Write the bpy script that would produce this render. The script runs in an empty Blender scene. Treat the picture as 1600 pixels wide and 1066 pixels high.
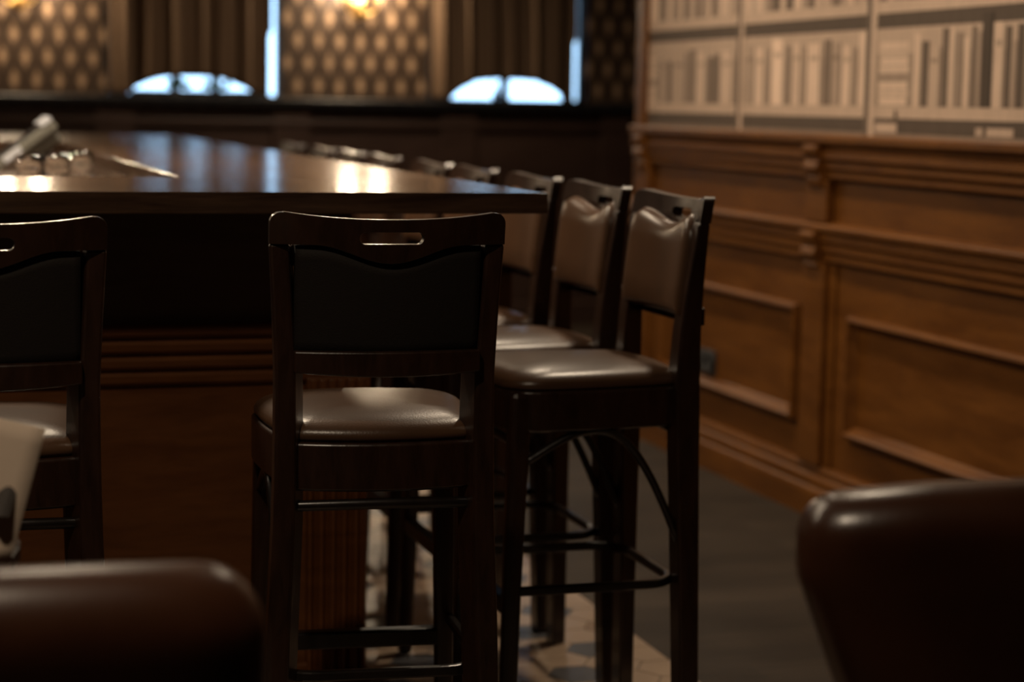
import bpy, bmesh, math, random
from mathutils import Vector, Matrix
random.seed(11)
S = bpy.context.scene
COL = S.collection
PI = math.pi

# ------------------------------------------------------------------ materials
def new_mat(name):
    m = bpy.data.materials.new(name); m.use_nodes = True
    nt = m.node_tree; b = nt.nodes['Principled BSDF']
    return m, nt, b

def plain(name, col, rough=.5, metal=0., spec=.5, emit=None, estr=0., bump=None, coat=0.):
    m, nt, b = new_mat(name)
    b.inputs['Base Color'].default_value = (*col, 1)
    b.inputs['Roughness'].default_value = rough
    b.inputs['Metallic'].default_value = metal
    b.inputs['Specular IOR Level'].default_value = spec
    b.inputs['Coat Weight'].default_value = coat
    if emit:
        b.inputs['Emission Color'].default_value = (*emit, 1)
        b.inputs['Emission Strength'].default_value = estr
    # a little procedural variation on every surface
    tc = nt.nodes.new('ShaderNodeTexCoord'); no = nt.nodes.new('ShaderNodeTexNoise')
    no.inputs['Scale'].default_value = bump[0] if bump else 35
    no.inputs['Detail'].default_value = 4
    nt.links.new(tc.outputs['Object'], no.inputs['Vector'])
    bp = nt.nodes.new('ShaderNodeBump'); bp.inputs['Strength'].default_value = bump[1] if bump else .05
    bp.inputs['Distance'].default_value = .004
    nt.links.new(no.outputs['Fac'], bp.inputs['Height']); nt.links.new(bp.outputs['Normal'], b.inputs['Normal'])
    return m

def wood(name, c1, c2, stretch=(1, 1, 1), scale=9., rough=.4, coat=.0, bump=.08, rvar=.08, spec=.5):
    m, nt, b = new_mat(name)
    N = nt.nodes.new; L = nt.links.new
    tc = N('ShaderNodeTexCoord'); mp = N('ShaderNodeMapping'); mp.inputs['Scale'].default_value = stretch
    L(tc.outputs['Object'], mp.inputs['Vector'])
    n1 = N('ShaderNodeTexNoise'); n1.inputs['Scale'].default_value = scale; n1.inputs['Detail'].default_value = 6
    n1.inputs['Distortion'].default_value = .6
    L(mp.outputs['Vector'], n1.inputs['Vector'])
    n2 = N('ShaderNodeTexNoise'); n2.inputs['Scale'].default_value = scale * 6; n2.inputs['Detail'].default_value = 3
    L(mp.outputs['Vector'], n2.inputs['Vector'])
    mx = N('ShaderNodeMath'); mx.operation = 'MULTIPLY_ADD'; mx.inputs[1].default_value = .35
    L(n2.outputs['Fac'], mx.inputs[0]); L(n1.outputs['Fac'], mx.inputs[2])
    cr = N('ShaderNodeValToRGB'); cr.color_ramp.elements[0].position = .42; cr.color_ramp.elements[1].position = .88
    cr.color_ramp.elements[0].color = (*c1, 1); cr.color_ramp.elements[1].color = (*c2, 1)
    L(mx.outputs[0], cr.inputs['Fac']); L(cr.outputs['Color'], b.inputs['Base Color'])
    mr = N('ShaderNodeMapRange'); mr.inputs['To Min'].default_value = rough - rvar; mr.inputs['To Max'].default_value = rough + rvar
    L(n1.outputs['Fac'], mr.inputs['Value']); L(mr.outputs['Result'], b.inputs['Roughness'])
    bp = N('ShaderNodeBump'); bp.inputs['Strength'].default_value = bump; bp.inputs['Distance'].default_value = .002
    L(n2.outputs['Fac'], bp.inputs['Height']); L(bp.outputs['Normal'], b.inputs['Normal'])
    b.inputs['Coat Weight'].default_value = coat; b.inputs['Coat Roughness'].default_value = .15
    b.inputs['Specular IOR Level'].default_value = spec
    return m

def leather(name, c1, c2, rough=.38, grain=260.):
    m, nt, b = new_mat(name)
    N = nt.nodes.new; L = nt.links.new
    tc = N('ShaderNodeTexCoord')
    n1 = N('ShaderNodeTexNoise'); n1.inputs['Scale'].default_value = 7; n1.inputs['Detail'].default_value = 5
    L(tc.outputs['Object'], n1.inputs['Vector'])
    cr = N('ShaderNodeValToRGB'); cr.color_ramp.elements[0].color = (*c1, 1); cr.color_ramp.elements[1].color = (*c2, 1)
    cr.color_ramp.elements[0].position = .35; cr.color_ramp.elements[1].position = .7
    L(n1.outputs['Fac'], cr.inputs['Fac']); L(cr.outputs['Color'], b.inputs['Base Color'])
    v = N('ShaderNodeTexVoronoi'); v.inputs['Scale'].default_value = grain
    L(tc.outputs['Object'], v.inputs['Vector'])
    bp = N('ShaderNodeBump'); bp.inputs['Strength'].default_value = .12; bp.inputs['Distance'].default_value = .001
    L(v.outputs['Distance'], bp.inputs['Height']); L(bp.outputs['Normal'], b.inputs['Normal'])
    b.inputs['Roughness'].default_value = rough
    return m

def wallpaper_mat():
    m, nt, b = new_mat('damask_paper')
    N = nt.nodes.new; L = nt.links.new
    tc = N('ShaderNodeTexCoord'); sp = N('ShaderNodeSeparateXYZ'); L(tc.outputs['Object'], sp.inputs[0])
    def mul(o, k):
        n = N('ShaderNodeMath'); n.operation = 'MULTIPLY'; n.inputs[1].default_value = k; L(o, n.inputs[0]); return n.outputs[0]
    def math2(op, a_, k=None, c=None):
        n = N('ShaderNodeMath'); n.operation = op
        for i_, q_ in enumerate((a_, k, c)):
            if q_ is None: continue
            if isinstance(q_, (int, float)): n.inputs[i_].default_value = q_
            else: L(q_, n.inputs[i_])
        return n.outputs[0]
    pu = math2('PINGPONG', sp.outputs['X'], .061); pv = math2('PINGPONG', sp.outputs['Z'], .128)
    dA = math2('ADD', mul(pu, 1 / .036), mul(pv, 1 / .086))
    dB = math2('ADD', mul(math2('SUBTRACT', .061, pu), 1 / .036), mul(math2('SUBTRACT', .128, pv), 1 / .086))
    d = math2('MINIMUM', dA, dB)
    no = N('ShaderNodeTexNoise'); no.inputs['Scale'].default_value = 45; no.inputs['Detail'].default_value = 5; L(tc.outputs['Object'], no.inputs['Vector'])
    d2 = math2('MULTIPLY_ADD', no.outputs['Fac'], .9, d)
    cr = N('ShaderNodeValToRGB'); e = cr.color_ramp.elements
    e[0].position = .45; e[0].color = (.44, .285, .175, 1); e[1].position = 1.0; e[1].color = (.044, .024, .013, 1)
    L(mul(d2, .72), cr.inputs['Fac']); L(cr.outputs['Color'], b.inputs['Base Color'])
    b.inputs['Roughness'].default_value = .55
    return m

def glass_mat(name, tint=(1, 1, 1), amount=.12):
    m = bpy.data.materials.new(name); m.use_nodes = True; nt = m.node_tree; nt.nodes.clear()
    N = nt.nodes.new; L = nt.links.new
    out = N('ShaderNodeOutputMaterial'); mix = N('ShaderNodeMixShader'); tr = N('ShaderNodeBsdfTransparent'); gl = N('ShaderNodeBsdfGlossy')
    tr.inputs['Color'].default_value = (*tint, 1); gl.inputs['Roughness'].default_value = .03
    fr = N('ShaderNodeFresnel'); fr.inputs['IOR'].default_value = 1.45
    no = N('ShaderNodeTexNoise'); no.inputs['Scale'].default_value = 3
    ma = N('ShaderNodeMath'); ma.operation = 'MULTIPLY_ADD'; ma.inputs[1].default_value = .02
    L(no.outputs['Fac'], ma.inputs[0]); L(fr.outputs[0], ma.inputs[2])
    L(ma.outputs[0], mix.inputs['Fac']); L(tr.outputs[0], mix.inputs[1]); L(gl.outputs[0], mix.inputs[2]); L(mix.outputs[0], out.inputs['Surface'])
    return m

def crystal_mat():
    m, nt, b = new_mat('crystal')
    b.inputs['Transmission Weight'].default_value = 1.; b.inputs['Roughness'].default_value = .02; b.inputs['IOR'].default_value = 1.5
    b.inputs['Base Color'].default_value = (.95, .96, .95, 1)
    tc = nt.nodes.new('ShaderNodeTexCoord'); v = nt.nodes.new('ShaderNodeTexVoronoi'); v.inputs['Scale'].default_value = 70
    nt.links.new(tc.outputs['Object'], v.inputs['Vector'])
    bp = nt.nodes.new('ShaderNodeBump'); bp.inputs['Strength'].default_value = .9; bp.inputs['Distance'].default_value = .004
    nt.links.new(v.outputs['Distance'], bp.inputs['Height']); nt.links.new(bp.outputs['Normal'], b.inputs['Normal'])
    return m

def printed_mat():
    m, nt, b = new_mat('sepia_print')
    N = nt.nodes.new; L = nt.links.new
    at = N('ShaderNodeAttribute'); at.attribute_name = 'ink'
    tc = N('ShaderNodeTexCoord'); mp = N('ShaderNodeMapping'); mp.inputs['Scale'].default_value = (1, 26, 3)
    L(tc.outputs['Object'], mp.inputs['Vector'])
    no = N('ShaderNodeTexNoise'); no.inputs['Scale'].default_value = 4; no.inputs['Detail'].default_value = 4; L(mp.outputs['Vector'], no.inputs['Vector'])
    mr = N('ShaderNodeMapRange'); mr.inputs['To Min'].default_value = .72; mr.inputs['To Max'].default_value = 1.22; L(no.outputs['Fac'], mr.inputs['Value'])
    mx = N('ShaderNodeVectorMath'); mx.operation = 'MULTIPLY'; L(at.outputs['Color'], mx.inputs[0]); L(mr.outputs['Result'], mx.inputs[1])
    L(mx.outputs[0], b.inputs['Base Color']); b.inputs['Roughness'].default_value = .7
    b.inputs['Specular IOR Level'].default_value = .25
    return m

def floor_mat():
    m, nt, b = new_mat('dark_planks')
    N = nt.nodes.new; L = nt.links.new
    tc = N('ShaderNodeTexCoord'); br = N('ShaderNodeTexBrick')
    br.inputs['Scale'].default_value = 1; br.inputs['Brick Width'].default_value = 1.3; br.inputs['Row Height'].default_value = .14
    br.inputs['Mortar Size'].default_value = .002
    br.inputs['Color1'].default_value = (.034, .0235, .0155, 1); br.inputs['Color2'].default_value = (.022, .0150, .0098, 1); br.inputs['Mortar'].default_value = (.025, .018, .012, 1)
    L(tc.outputs['Object'], br.inputs['Vector'])
    mp = N('ShaderNodeMapping'); mp.inputs['Scale'].default_value = (1.2, 18, 1); L(tc.outputs['Object'], mp.inputs['Vector'])
    no = N('ShaderNodeTexNoise'); no.inputs['Scale'].default_value = 4; no.inputs['Detail'].default_value = 6; L(mp.outputs['Vector'], no.inputs['Vector'])
    mr = N('ShaderNodeMapRange'); mr.inputs['To Min'].default_value = .3; mr.inputs['To Max'].default_value = 1.9; L(no.outputs['Fac'], mr.inputs['Value'])
    mx = N('ShaderNodeVectorMath'); mx.operation = 'MULTIPLY'; L(br.outputs['Color'], mx.inputs[0]); L(mr.outputs['Result'], mx.inputs[1])
    L(mx.outputs[0], b.inputs['Base Color']); b.inputs['Roughness'].default_value = .6; b.inputs['Specular IOR Level'].default_value = .2
    bp = N('ShaderNodeBump'); bp.inputs['Strength'].default_value = .1; bp.inputs['Distance'].default_value = .003
    L(no.outputs['Fac'], bp.inputs['Height']); L(bp.outputs['Normal'], b.inputs['Normal'])
    return m

M = {}
M['stool'] = wood('stool_wood', (.014, .0058, .0029), (.034, .0138, .0070), (4, 4, 1), 9, .34, .25, .10)
M['bentwood'] = wood('bentwood', (.006, .0042, .0034), (.014, .009, .007), (3, 3, 3), 8, .32, .2)
M['stool_leather'] = leather('stool_leather', (.068, .034, .018), (.096, .048, .025), .32)
M['back_cloth'] = plain('back_cloth', (.0105, .0070, .0050), .75, spec=.3, bump=(400, .2))
M['counter'] = wood('counter_wood', (.030, .016, .010), (.105, .060, .036), (14, 1.1, 14), 3.2, .17, .0, .06, .07)
M['counter_near'] = wood('counter_wood_near', (.030, .016, .010), (.105, .060, .036), (1.1, 14, 14), 3.2, .17, .0, .06, .07)
M['bar'] = wood('bar_wood', (.115, .037, .0085), (.195, .067, .0165), (1, 1, 7), 4, .42, .05, .05)
M['bar_dark'] = wood('bar_dark_wood', (.085, .055, .038), (.125, .082, .058), (1, 1, 7), 4, .5)
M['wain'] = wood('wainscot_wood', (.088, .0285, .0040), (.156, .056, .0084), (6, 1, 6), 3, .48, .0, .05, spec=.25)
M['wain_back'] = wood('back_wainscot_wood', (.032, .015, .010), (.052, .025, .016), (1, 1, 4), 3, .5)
M['paper'] = wallpaper_mat()
M['plaster'] = plain('ceiling_plaster', (.30, .25, .20), .9)
M['dark_plaster'] = plain('dark_plaster', (.10, .066, .045), .8)
M['print'] = printed_mat()
M['floor'] = floor_mat()
M['tile_beige'] = plain('tile_beige', (.36, .265, .19), .32, bump=(14, .05))
M['tile_tan'] = plain('tile_tan', (.26, .175, .115), .32, bump=(14, .05))
M['tile_grey'] = plain('tile_grey', (.085, .085, .092), .32, bump=(14, .05))
M['grout'] = plain('grout', (.12, .10, .085), .8)
M['curtain'] = plain('curtain_cloth', (.105, .064, .038), .8, spec=.2, bump=(300, .2))
M['sill'] = plain('sill_paint', (.010, .010, .012), .45, spec=.3)
M['winframe'] = plain('window_paint', (.11, .12, .14), .4)
M['glass'] = glass_mat('window_glass')
M['crystal'] = crystal_mat()
M['brass'] = plain('brass', (.60, .38, .14), .3, 1.)
M['bulb'] = plain('bulb_glow', (1, .9, .75), .4, emit=(1, .80, .55), estr=22)
M['lampglow'] = plain('lamp_glow', (1, .9, .75), .4, emit=(1, .82, .58), estr=14)
M['shade'] = plain('lampshade_black', (.02, .018, .016), .4)
M['armchair'] = leather('armchair_leather', (.030, .0100, .0042), (.050, .0175, .0072), .30, 180)
M['dark_leg'] = wood('armchair_leg', (.02, .01, .006), (.035, .018, .01), (4, 4, 1), 8, .4)
M['newsprint'] = plain('newsprint', (.50, .40, .315), .85, spec=.2, bump=(40, .15))
M['ink'] = plain('ink', (.035, .028, .024), .8)
M['pos_grey'] = plain('pos_grey', (.17, .165, .14), .45)
M['pos_dark'] = plain('pos_dark', (.018, .02, .024), .35)
M['pos_label'] = plain('pos_label', (.62, .64, .70), .5)
M['socket'] = plain('socket_black', (.025, .026, .028), .3)
M['leaf'] = plain('leaf', (.08, .20, .07), .5)
M['terracotta'] = plain('planter_dark', (.05, .055, .065), .5)
M['table'] = wood('table_wood', (.03, .014, .008), (.055, .027, .015), (1, 6, 6), 5, .35)

# ------------------------------------------------------------------ mesh helpers
def obj(name, bm, mat, parent=None, smooth=False, bevel=0., seg=2, mats=None):
    me = bpy.data.meshes.new(name)
    bmesh.ops.recalc_face_normals(bm, faces=bm.faces[:])
    bm.to_mesh(me); bm.free()
    for m in (mats or [mat]): me.materials.append(m)
    if smooth:
        for p in me.polygons: p.use_smooth = True
    o = bpy.data.objects.new(name, me); COL.objects.link(o)
    if parent: o.parent = parent
    if bevel > 0:
        b = o.modifiers.new('bevel', 'BEVEL'); b.width = bevel; b.segments = seg; b.limit_method = 'ANGLE'; b.angle_limit = math.radians(35)
        b.harden_normals = False
    return o

def tag(o, label=None, cat=None, group=None, kind=None):
    if label: o['label'] = label
    if cat: o['category'] = cat
    if group: o['group'] = group
    if kind: o['kind'] = kind
    return o

def empty(name, loc=(0, 0, 0), rz=0., label=None, cat=None, group=None):
    o = bpy.data.objects.new(name, None); COL.objects.link(o)
    o.location = loc; o.rotation_euler = (0, 0, rz); o.empty_display_size = .1
    return tag(o, label, cat, group)

def copy_tree(o, parent=None):
    c = o.copy(); COL.objects.link(c)
    if parent: c.parent = parent
    for ch in list(o.children): copy_tree(ch, c)
    return c

def box(bm, x0, x1, y0, y1, z0, z1, mi=0):
    v = [bm.verts.new((x, y, z)) for z in (z0, z1) for y in (y0, y1) for x in (x0, x1)]
    for a in ((0, 2, 3, 1), (4, 5, 7, 6), (0, 1, 5, 4), (2, 6, 7, 3), (0, 4, 6, 2), (1, 3, 7, 5)):
        f = bm.faces.new([v[i] for i in a]); f.material_index = mi
    return v

def loft(bm, rings, cap=True, closed=False, mi=0):
    R = [[bm.verts.new(p) for p in r] for r in rings]
    n = len(R[0]); m = len(R)
    for i in range(m if closed else m - 1):
        a, b = R[i], R[(i + 1) % m]
        for k in range(n):
            f = bm.faces.new([a[k], a[(k + 1) % n], b[(k + 1) % n], b[k]]); f.material_index = mi
    if cap and not closed:
        bm.faces.new(R[0][::-1]).material_index = mi; bm.faces.new(R[-1]).material_index = mi
    return R

def sweep(bm, pts, w, h=None, closed=False, n=10, up=Vector((0, 0, 1)), rect=False):
    """tube (radius w) or rect section (w sideways, h along up) along pts"""
    pts = [Vector(p) for p in pts]; rings = []; N = len(pts)
    for i, p in enumerate(pts):
        a = pts[(i - 1) % N] if closed or i > 0 else p
        b = pts[(i + 1) % N] if closed or i < N - 1 else p
        t = (b - a).normalized()
        s = t.cross(up)
        if s.length < 1e-4: s = t.cross(Vector((0, 1, 0)))
        s.normalize(); u = s.cross(t)
        if rect:
            rings.append([p + s * (w / 2 * q) + u * (h / 2 * r) for q, r in ((-1, -1), (1, -1), (1, 1), (-1, 1))])
        else:
            hh = h or w
            rings.append([p + s * w * math.cos(2 * PI * k / n) + u * hh * math.sin(2 * PI * k / n) for k in range(n)])
    loft(bm, rings, closed=closed)

def lathe(bm, prof, cx=0, cy=0, n=24, mi=0):
    rings = [[(cx + r * math.cos(2 * PI * k / n), cy + r * math.sin(2 * PI * k / n), z) for k in range(n)] for r, z in prof]
    loft(bm, rings, mi=mi)

def prism_y(bm, prof, y0, y1, mi=0):
    """closed profile [(x,z)] extruded along Y"""
    loft(bm, [[(x, y0, z) for x, z in prof], [(x, y1, z) for x, z in prof]], mi=mi)

def prism_x(bm, prof, x0, x1, mi=0):
    loft(bm, [[(x0, y, z) for y, z in prof], [(x1, y, z) for y, z in prof]], mi=mi)

# ------------------------------------------------------------------ key dimensions (metres)
W = 2.897            # right wall face
WEND = 7.61          # right wall ends here
YB = 11.5            # back wall
CEIL = 3.0
XB, Y0, HB, TH = 1.272, 3.865, 1.153, .042     # counter corner and height
XI, YI = .625, 4.573                            # inner corner of the counter
YF, YFI = 9.5, 8.0                              # far leg of the counter
BX, BY = .957, 4.20                             # body of the bar

# ------------------------------------------------------------------ room shell
bm = bmesh.new(); box(bm, -4.2, 6.0, -2.6, YB + .25, -.12, 0); floor = tag(obj('floor', bm, M['floor']), kind='structure')
bm = bmesh.new(); box(bm, -4.2, 6.0, -2.6, YB + .25, CEIL, CEIL + .12); tag(obj('ceiling', bm, M['plaster']), kind='structure')
bm = bmesh.new(); box(bm, -4.4, -4.2, -2.6, YB + .25, 0, CEIL); tag(obj('wall_left', bm, M['dark_plaster']), kind='structure')
bm = bmesh.new(); box(bm, -4.4, 6.0, -2.8, -2.6, 0, CEIL); tag(obj('wall_front', bm, M['dark_plaster']), kind='structure')
bm = bmesh.new(); box(bm, W, W + .22, -2.6, WEND, 0, CEIL); tag(obj('wall_right', bm, M['wain']), kind='structure')
bm = bmesh.new(); box(bm, 6.0, 6.2, WEND - .3, YB + .25, 0, CEIL); box(bm, W + .22, 6.0, WEND - .5, WEND - .3, 0, CEIL)
tag(obj('wall_alcove', bm, M['dark_plaster']), kind='structure')

# hexagonal tile floor beside the bar: beige, tan and grey hexagons in one slab
bm = bmesh.new()
R = .074; TX1 = 1.775
faces = []
cols = range(-2, 24); rows = range(0, 60)
for i in cols:
    for j in rows:
        cx = .30 + i * R * 1.5; cy = 2.6 + (j + .5 * (i % 2)) * R * math.sqrt(3)
        if cx > TX1 + R or cx < .2: continue
        k = (j * 2 + (i % 2) + 3 * (i // 2)) % 6
        mi = 1 if k in (0,) else (2 if k == 3 and (i + j) % 2 else (1 if (k == 2 and i % 4 == 1) else 0))
        rr_ = R * .975
        pts = [(min(cx + rr_ * math.cos(PI / 3 * q), TX1), cy + rr_ * math.sin(PI / 3 * q)) for q in range(6)]
        if max(p[0] for p in pts) - min(p[0] for p in pts) < .01: continue
        lo = [bm.verts.new((x, y, .0005)) for x, y in pts]; hi = [bm.verts.new((x, y, .006)) for x, y in pts]
        f = bm.faces.new(hi); f.material_index = mi
        for q in range(6):
            f = bm.faces.new([lo[q], lo[(q + 1) % 6], hi[(q + 1) % 6], hi[q]]); f.material_index = mi
bmesh.ops.dissolve_degenerate(bm, dist=1e-5, edges=bm.edges[:])
box(bm, .2, TX1, 2.6, 9.9, .0002, .004, 3)
tile = obj('tile_inlay', bm, None, floor, mats=[M['tile_beige'], M['tile_grey'], M['tile_tan'], M['grout']])
tag(tile, 'beige and grey hexagonal tiles set in the floor beside the bar')

# ---- back wall with two window openings
WIN = [(1.169, 2.173), (3.022, 4.009)]
SILL, WTOP = 1.335, 2.55
bm = bmesh.new()
xs = [-4.2, WIN[0][0], WIN[0][1], WIN[1][0], WIN[1][1], 6.0]
for k in (0, 2, 4): box(bm, xs[k], xs[k + 1], YB, YB + .10, SILL, CEIL)
for a, b in WIN: box(bm, a, b, YB, YB + .10, WTOP, CEIL)
box(bm, -4.2, 6.0, YB, YB + .10, 0, SILL)
tag(obj('wall_back', bm, M['paper']), kind='structure')
# wainscot, rail on the back wall
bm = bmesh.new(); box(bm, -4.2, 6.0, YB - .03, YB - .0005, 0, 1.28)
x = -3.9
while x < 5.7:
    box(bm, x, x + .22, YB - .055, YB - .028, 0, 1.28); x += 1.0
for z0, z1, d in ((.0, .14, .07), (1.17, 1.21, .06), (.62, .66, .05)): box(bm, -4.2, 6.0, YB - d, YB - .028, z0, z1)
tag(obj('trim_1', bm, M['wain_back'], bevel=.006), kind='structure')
bm = bmesh.new(); prism_x(bm, [(YB - .0005, 1.285), (YB - .09, 1.285), (YB - .10, 1.295), (YB - .10, 1.322), (YB - .09, 1.332), (YB - .0005, 1.332)], -4.2, 6.0)
tag(obj('trim_2', bm, M['sill']), kind='structure')

for n, (a, b) in enumerate(WIN):
    bm = bmesh.new(); f = .035
    y0, y1 = YB + .05, YB + .09
    box(bm, a, a + f, y0, y1, SILL, WTOP); box(bm, b - f, b, y0, y1, SILL, WTOP)
    box(bm, a + f, b - f, y0, y1, SILL, SILL + .012); box(bm, a + f, b - f, y0, y1, WTOP - f, WTOP)
    box(bm, a + f, b - f, y0, y1, 2.02, 2.06)
    mids = [(a + b) / 2 - .02] if n == 1 else [a + .37, a + .60]
    for mx in mids: box(bm, mx, mx + .05, y0, y1, SILL + .012, 2.02)
    w = tag(obj('window_%d' % (n + 1), bm, M['winframe'], bevel=.004), kind='structure')
    bm = bmesh.new(); box(bm, a + f, b - f, YB + .068, YB + .072, SILL + .012, WTOP - f); obj('glass_pane', bm, M['glass'], w)

# ---- right wall wainscot: profile strips
def strip(name, prof, y0, y1, kind='structure', bev=.003, mat='wain', sc=.75):
    bm = bmesh.new(); prism_y(bm, [(W - .0005 - d * sc, z) for d, z in prof], y0, y1)
    return tag(obj(name, bm, M[mat], bevel=bev), kind=kind)
YN = -2.6
strip('trim_3', [(.0005, 1.250), (.058, 1.250), (.066, 1.244), (.066, 1.226), (.058, 1.217), (.044, 1.214), (.040, 1.196), (.052, 1.192), (.052, 1.172),
                 (.044, 1.166), (.034, 1.164), (.042, 1.158), (.042, 1.142), (.032, 1.136), (.024, 1.134), (.032, 1.128), (.032, 1.112), (.022, 1.105), (.012, 1.102), (.0005, 1.102)], YN, WEND + .02, bev=0)
strip('trim_4', [(.0005, .966), (.050, .960), (.060, .954), (.060, .944), (.050, .938), (.036, .936), (.046, .928), (.046, .908), (.036, .902), (.028, .900), (.038, .894), (.038, .876),
                 (.028, .870), (.020, .868), (.030, .862), (.030, .846), (.020, .838), (.0005, .836)], YN, WEND + .02, bev=0)
strip('baseboard_right', [(.0005, .172), (.020, .172), (.028, .160), (.028, .148), (.022, .142), (.034, .134), (.038, .120), (.038, .108), (.032, .102), (.044, .094), (.048, .08), (.048, .0), (.0005, .0)], YN, WEND + .02, bev=0)
# end cap of the wall: vertical wooden edge
bm = bmesh.new(); box(bm, W - .022, W + .24, WEND - .06, WEND + .035, 0, CEIL - .001); tag(obj('trim_5', bm, M['wain'], bevel=.01), kind='structure')
# bays with raised frame mouldings
PIL = [7.52, 5.94, 4.42, 2.87, 1.32]
tn = 6
for k in range(len(PIL) - 1):
    ya, yb = PIL[k + 1] + .135, PIL[k] - .240        # near and far edge of the frame moulding
    if k == 0: yb = 7.33
    z0, z1 = .295, .683
    fr = bmesh.new(); m = .034; d0, d1 = .004, .034
    # four mitred sides of a moulding: outer rectangle -> crest -> inner rectangle
    def rect(off, d): return [(W - d, ya + off, z0 + off), (W - d, yb - off, z0 + off), (W - d, yb - off, z1 - off), (W - d, ya + off, z1 - off)]
    secs = [rect(0, .0005), rect(0, .020), rect(.006, .030), rect(.014, .032), rect(.022, .024), rect(.026, .014), rect(.036, .006), rect(.040, .0005)]
    Rr = [[fr.verts.new(p) for p in s] for s in secs]
    for i in range(len(Rr)):
        A, B = Rr[i], Rr[(i + 1) % len(Rr)]
        for q in range(4): fr.faces.new([A[q], A[(q + 1) % 4], B[(q + 1) % 4], B[q]])
    tag(obj('trim_%d' % tn, fr, M['wain']), kind='structure'); tn += 1
for k, y in enumerate(PIL):
    pb = bmesh.new()
    hw = .078
    if k == 0: hw = .06
    box(pb, W - .030, W - .0005, y - hw, y + hw, .966, 1.102)
    box(pb, W - .030, W - .0005, y - hw, y + hw, .172, .836)
    box(pb, W - .010, W - .0005, y - hw - .045, y + hw + .045, .172, .836)
    t = tag(obj('trim_%d' % tn, pb, M['wain'], bevel=.006), kind='structure'); tn += 1
    for zt, hgt in ((1.214, .13), (.936, .115)):
        cb = bmesh.new()
        prof = [(.0, zt), (.088, zt), (.094, zt - .012), (.090, zt - .028), (.076, zt - .036), (.072, zt - .050), (.084, zt - .060), (.088, zt - .074),
                (.080, zt - .086), (.066, zt - .090), (.060, zt - .100), (.066, zt - .108), (.062, zt - hgt), (.048, zt - hgt - .006), (.0, zt - hgt - .006)]
        prism_y(cb, [(W - .0005 - d * .66, z) for d, z in prof], y - .05, y + .05)
        obj('corbel', cb, M['wain'], t, bevel=.004)

# socket on the wainscot
bm = bmesh.new(); box(bm, W - .012, W - .0005, 6.78, 6.95, .345, .435)
so = tag(obj('wall_socket', bm, M['socket'], bevel=.004), 'small black wall socket low in the wainscot panel just right of the nearest side stool', 'socket')
bm = bmesh.new()
for yy in (6.825, 6.905):
    rings = [[(W - xx, yy + r * math.cos(2 * PI * q / 20), .39 + r * math.sin(2 * PI * q / 20)) for q in range(20)] for xx, r in ((.012, .034), (.019, .034), (.019, .027), (.013, .025))]
    loft(bm, rings)
obj('outlet', bm, M['socket'], so)

# ---- library mural printed on the wall above the wainscot (flat sepia print)
bm = bmesh.new(); lay = bm.loops.layers.float_color.new('ink')
XM = W - .002
def ink(s):
    s = max(.1, s) ** 1.4
    return (.75 * s, .55 * s, .42 * s, 1)
def q(y0, y1, z0, z1, s, lift=0):
    x = XM - lift * .0004
    v = [bm.verts.new(p) for p in ((x, y0, z0), (x, y1, z0), (x, y1, z1), (x, y0, z1))]
    f = bm.faces.new(v)
    for l in f.loops: l[lay] = ink(s)
YMN, YMF = .4, 7.55
q(YMN, YMF, 1.25, 2.95, .80)
uprights = [(6.66, 6.615), (5.665, 5.610), (4.60, 4.55), (3.55, 3.50), (2.5, 2.45), (1.45, 1.40)]
LINES = [(1.305, .045), (1.621, .05), (1.985, .05), (2.35, .05), (2.71, .05)]
for z, dk in LINES:
    q(YMN, YMF, z - dk, z, .26, 1)             # dark underside of a printed shelf
    q(YMN, YMF, z, z + .036, .86, 1)           # its front edge
q(YMN, YMF, 1.25, 1.262, .5, 1)
bays = [(7.545, 6.665), (6.61, 5.67), (5.605, 4.60), (4.55, 3.55), (3.50, 2.50), (2.45, 1.45)]
# the row that the photograph shows best: [far edge, near edge, height, tone]
row = [
 [(7.44,7.40,.17,.62),(7.40,7.35,.185,.85),(7.34,7.30,.16,.40),(7.30,7.14,.19,.78),(7.13,7.06,.20,.52),(7.05,6.95,.19,.95),(6.94,6.88,.17,.42),(6.875,6.83,.18,.45),(6.82,6.70,.19,.95)],
 [(6.60,6.53,.205,.74),(6.515,6.43,.195,1.02),(6.42,6.38,.19,.66),(6.375,6.27,.22,1.15),(6.265,6.22,.195,.55),(6.21,6.14,.205,.96),(6.135,6.10,.19,.66),(6.095,5.985,.20,1.06),(5.975,5.92,.21,.44),(5.915,5.85,.20,.70),(5.84,5.77,.19,1.02),(5.765,5.73,.18,.62),(5.725,5.675,.225,1.02)],
 [(5.37,5.325,.215,.98),(5.325,5.28,.19,.34),(5.28,5.21,.175,.84),(5.205,5.165,.225,.36),(5.165,5.13,.225,.95),(5.13,5.085,.21,.58),(5.08,5.045,.195,.97),(5.04,5.01,.225,.42),(5.01,4.985,.21,.66),(4.985,4.925,.262,.22),(4.92,4.865,.232,.95),(4.86,4.83,.22,.32),(4.83,4.80,.18,.70),(4.80,4.765,.225,.30),(4.765,4.745,.22,.55),(4.745,4.69,.235,.98),(4.68,4.62,.2,.5)],
]
def book(yf, yn, z0, h, s):
    q(yn, yf, z0, z0 + h, s, 2)
    w = yf - yn
    q(yn, yn + w * .16, z0, z0 + h, s * .62, 3)          # printed joint between spines
    if s > .6 and w > .05: q(yn + w * .3, yf - w * .2, z0 + h * .72, z0 + h * .80, s * .72, 3)
def stack(yf, yn, z0, h):
    n = 9; z = z0
    for k in range(n):
        s = [1.02, .92, .98, .6, .95, 1.0, .88, .97, .8][k]
        q(yn + random.random() * .015, yf - random.random() * .01, z, z + h / n * .9, s, 2); z += h / n
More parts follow.
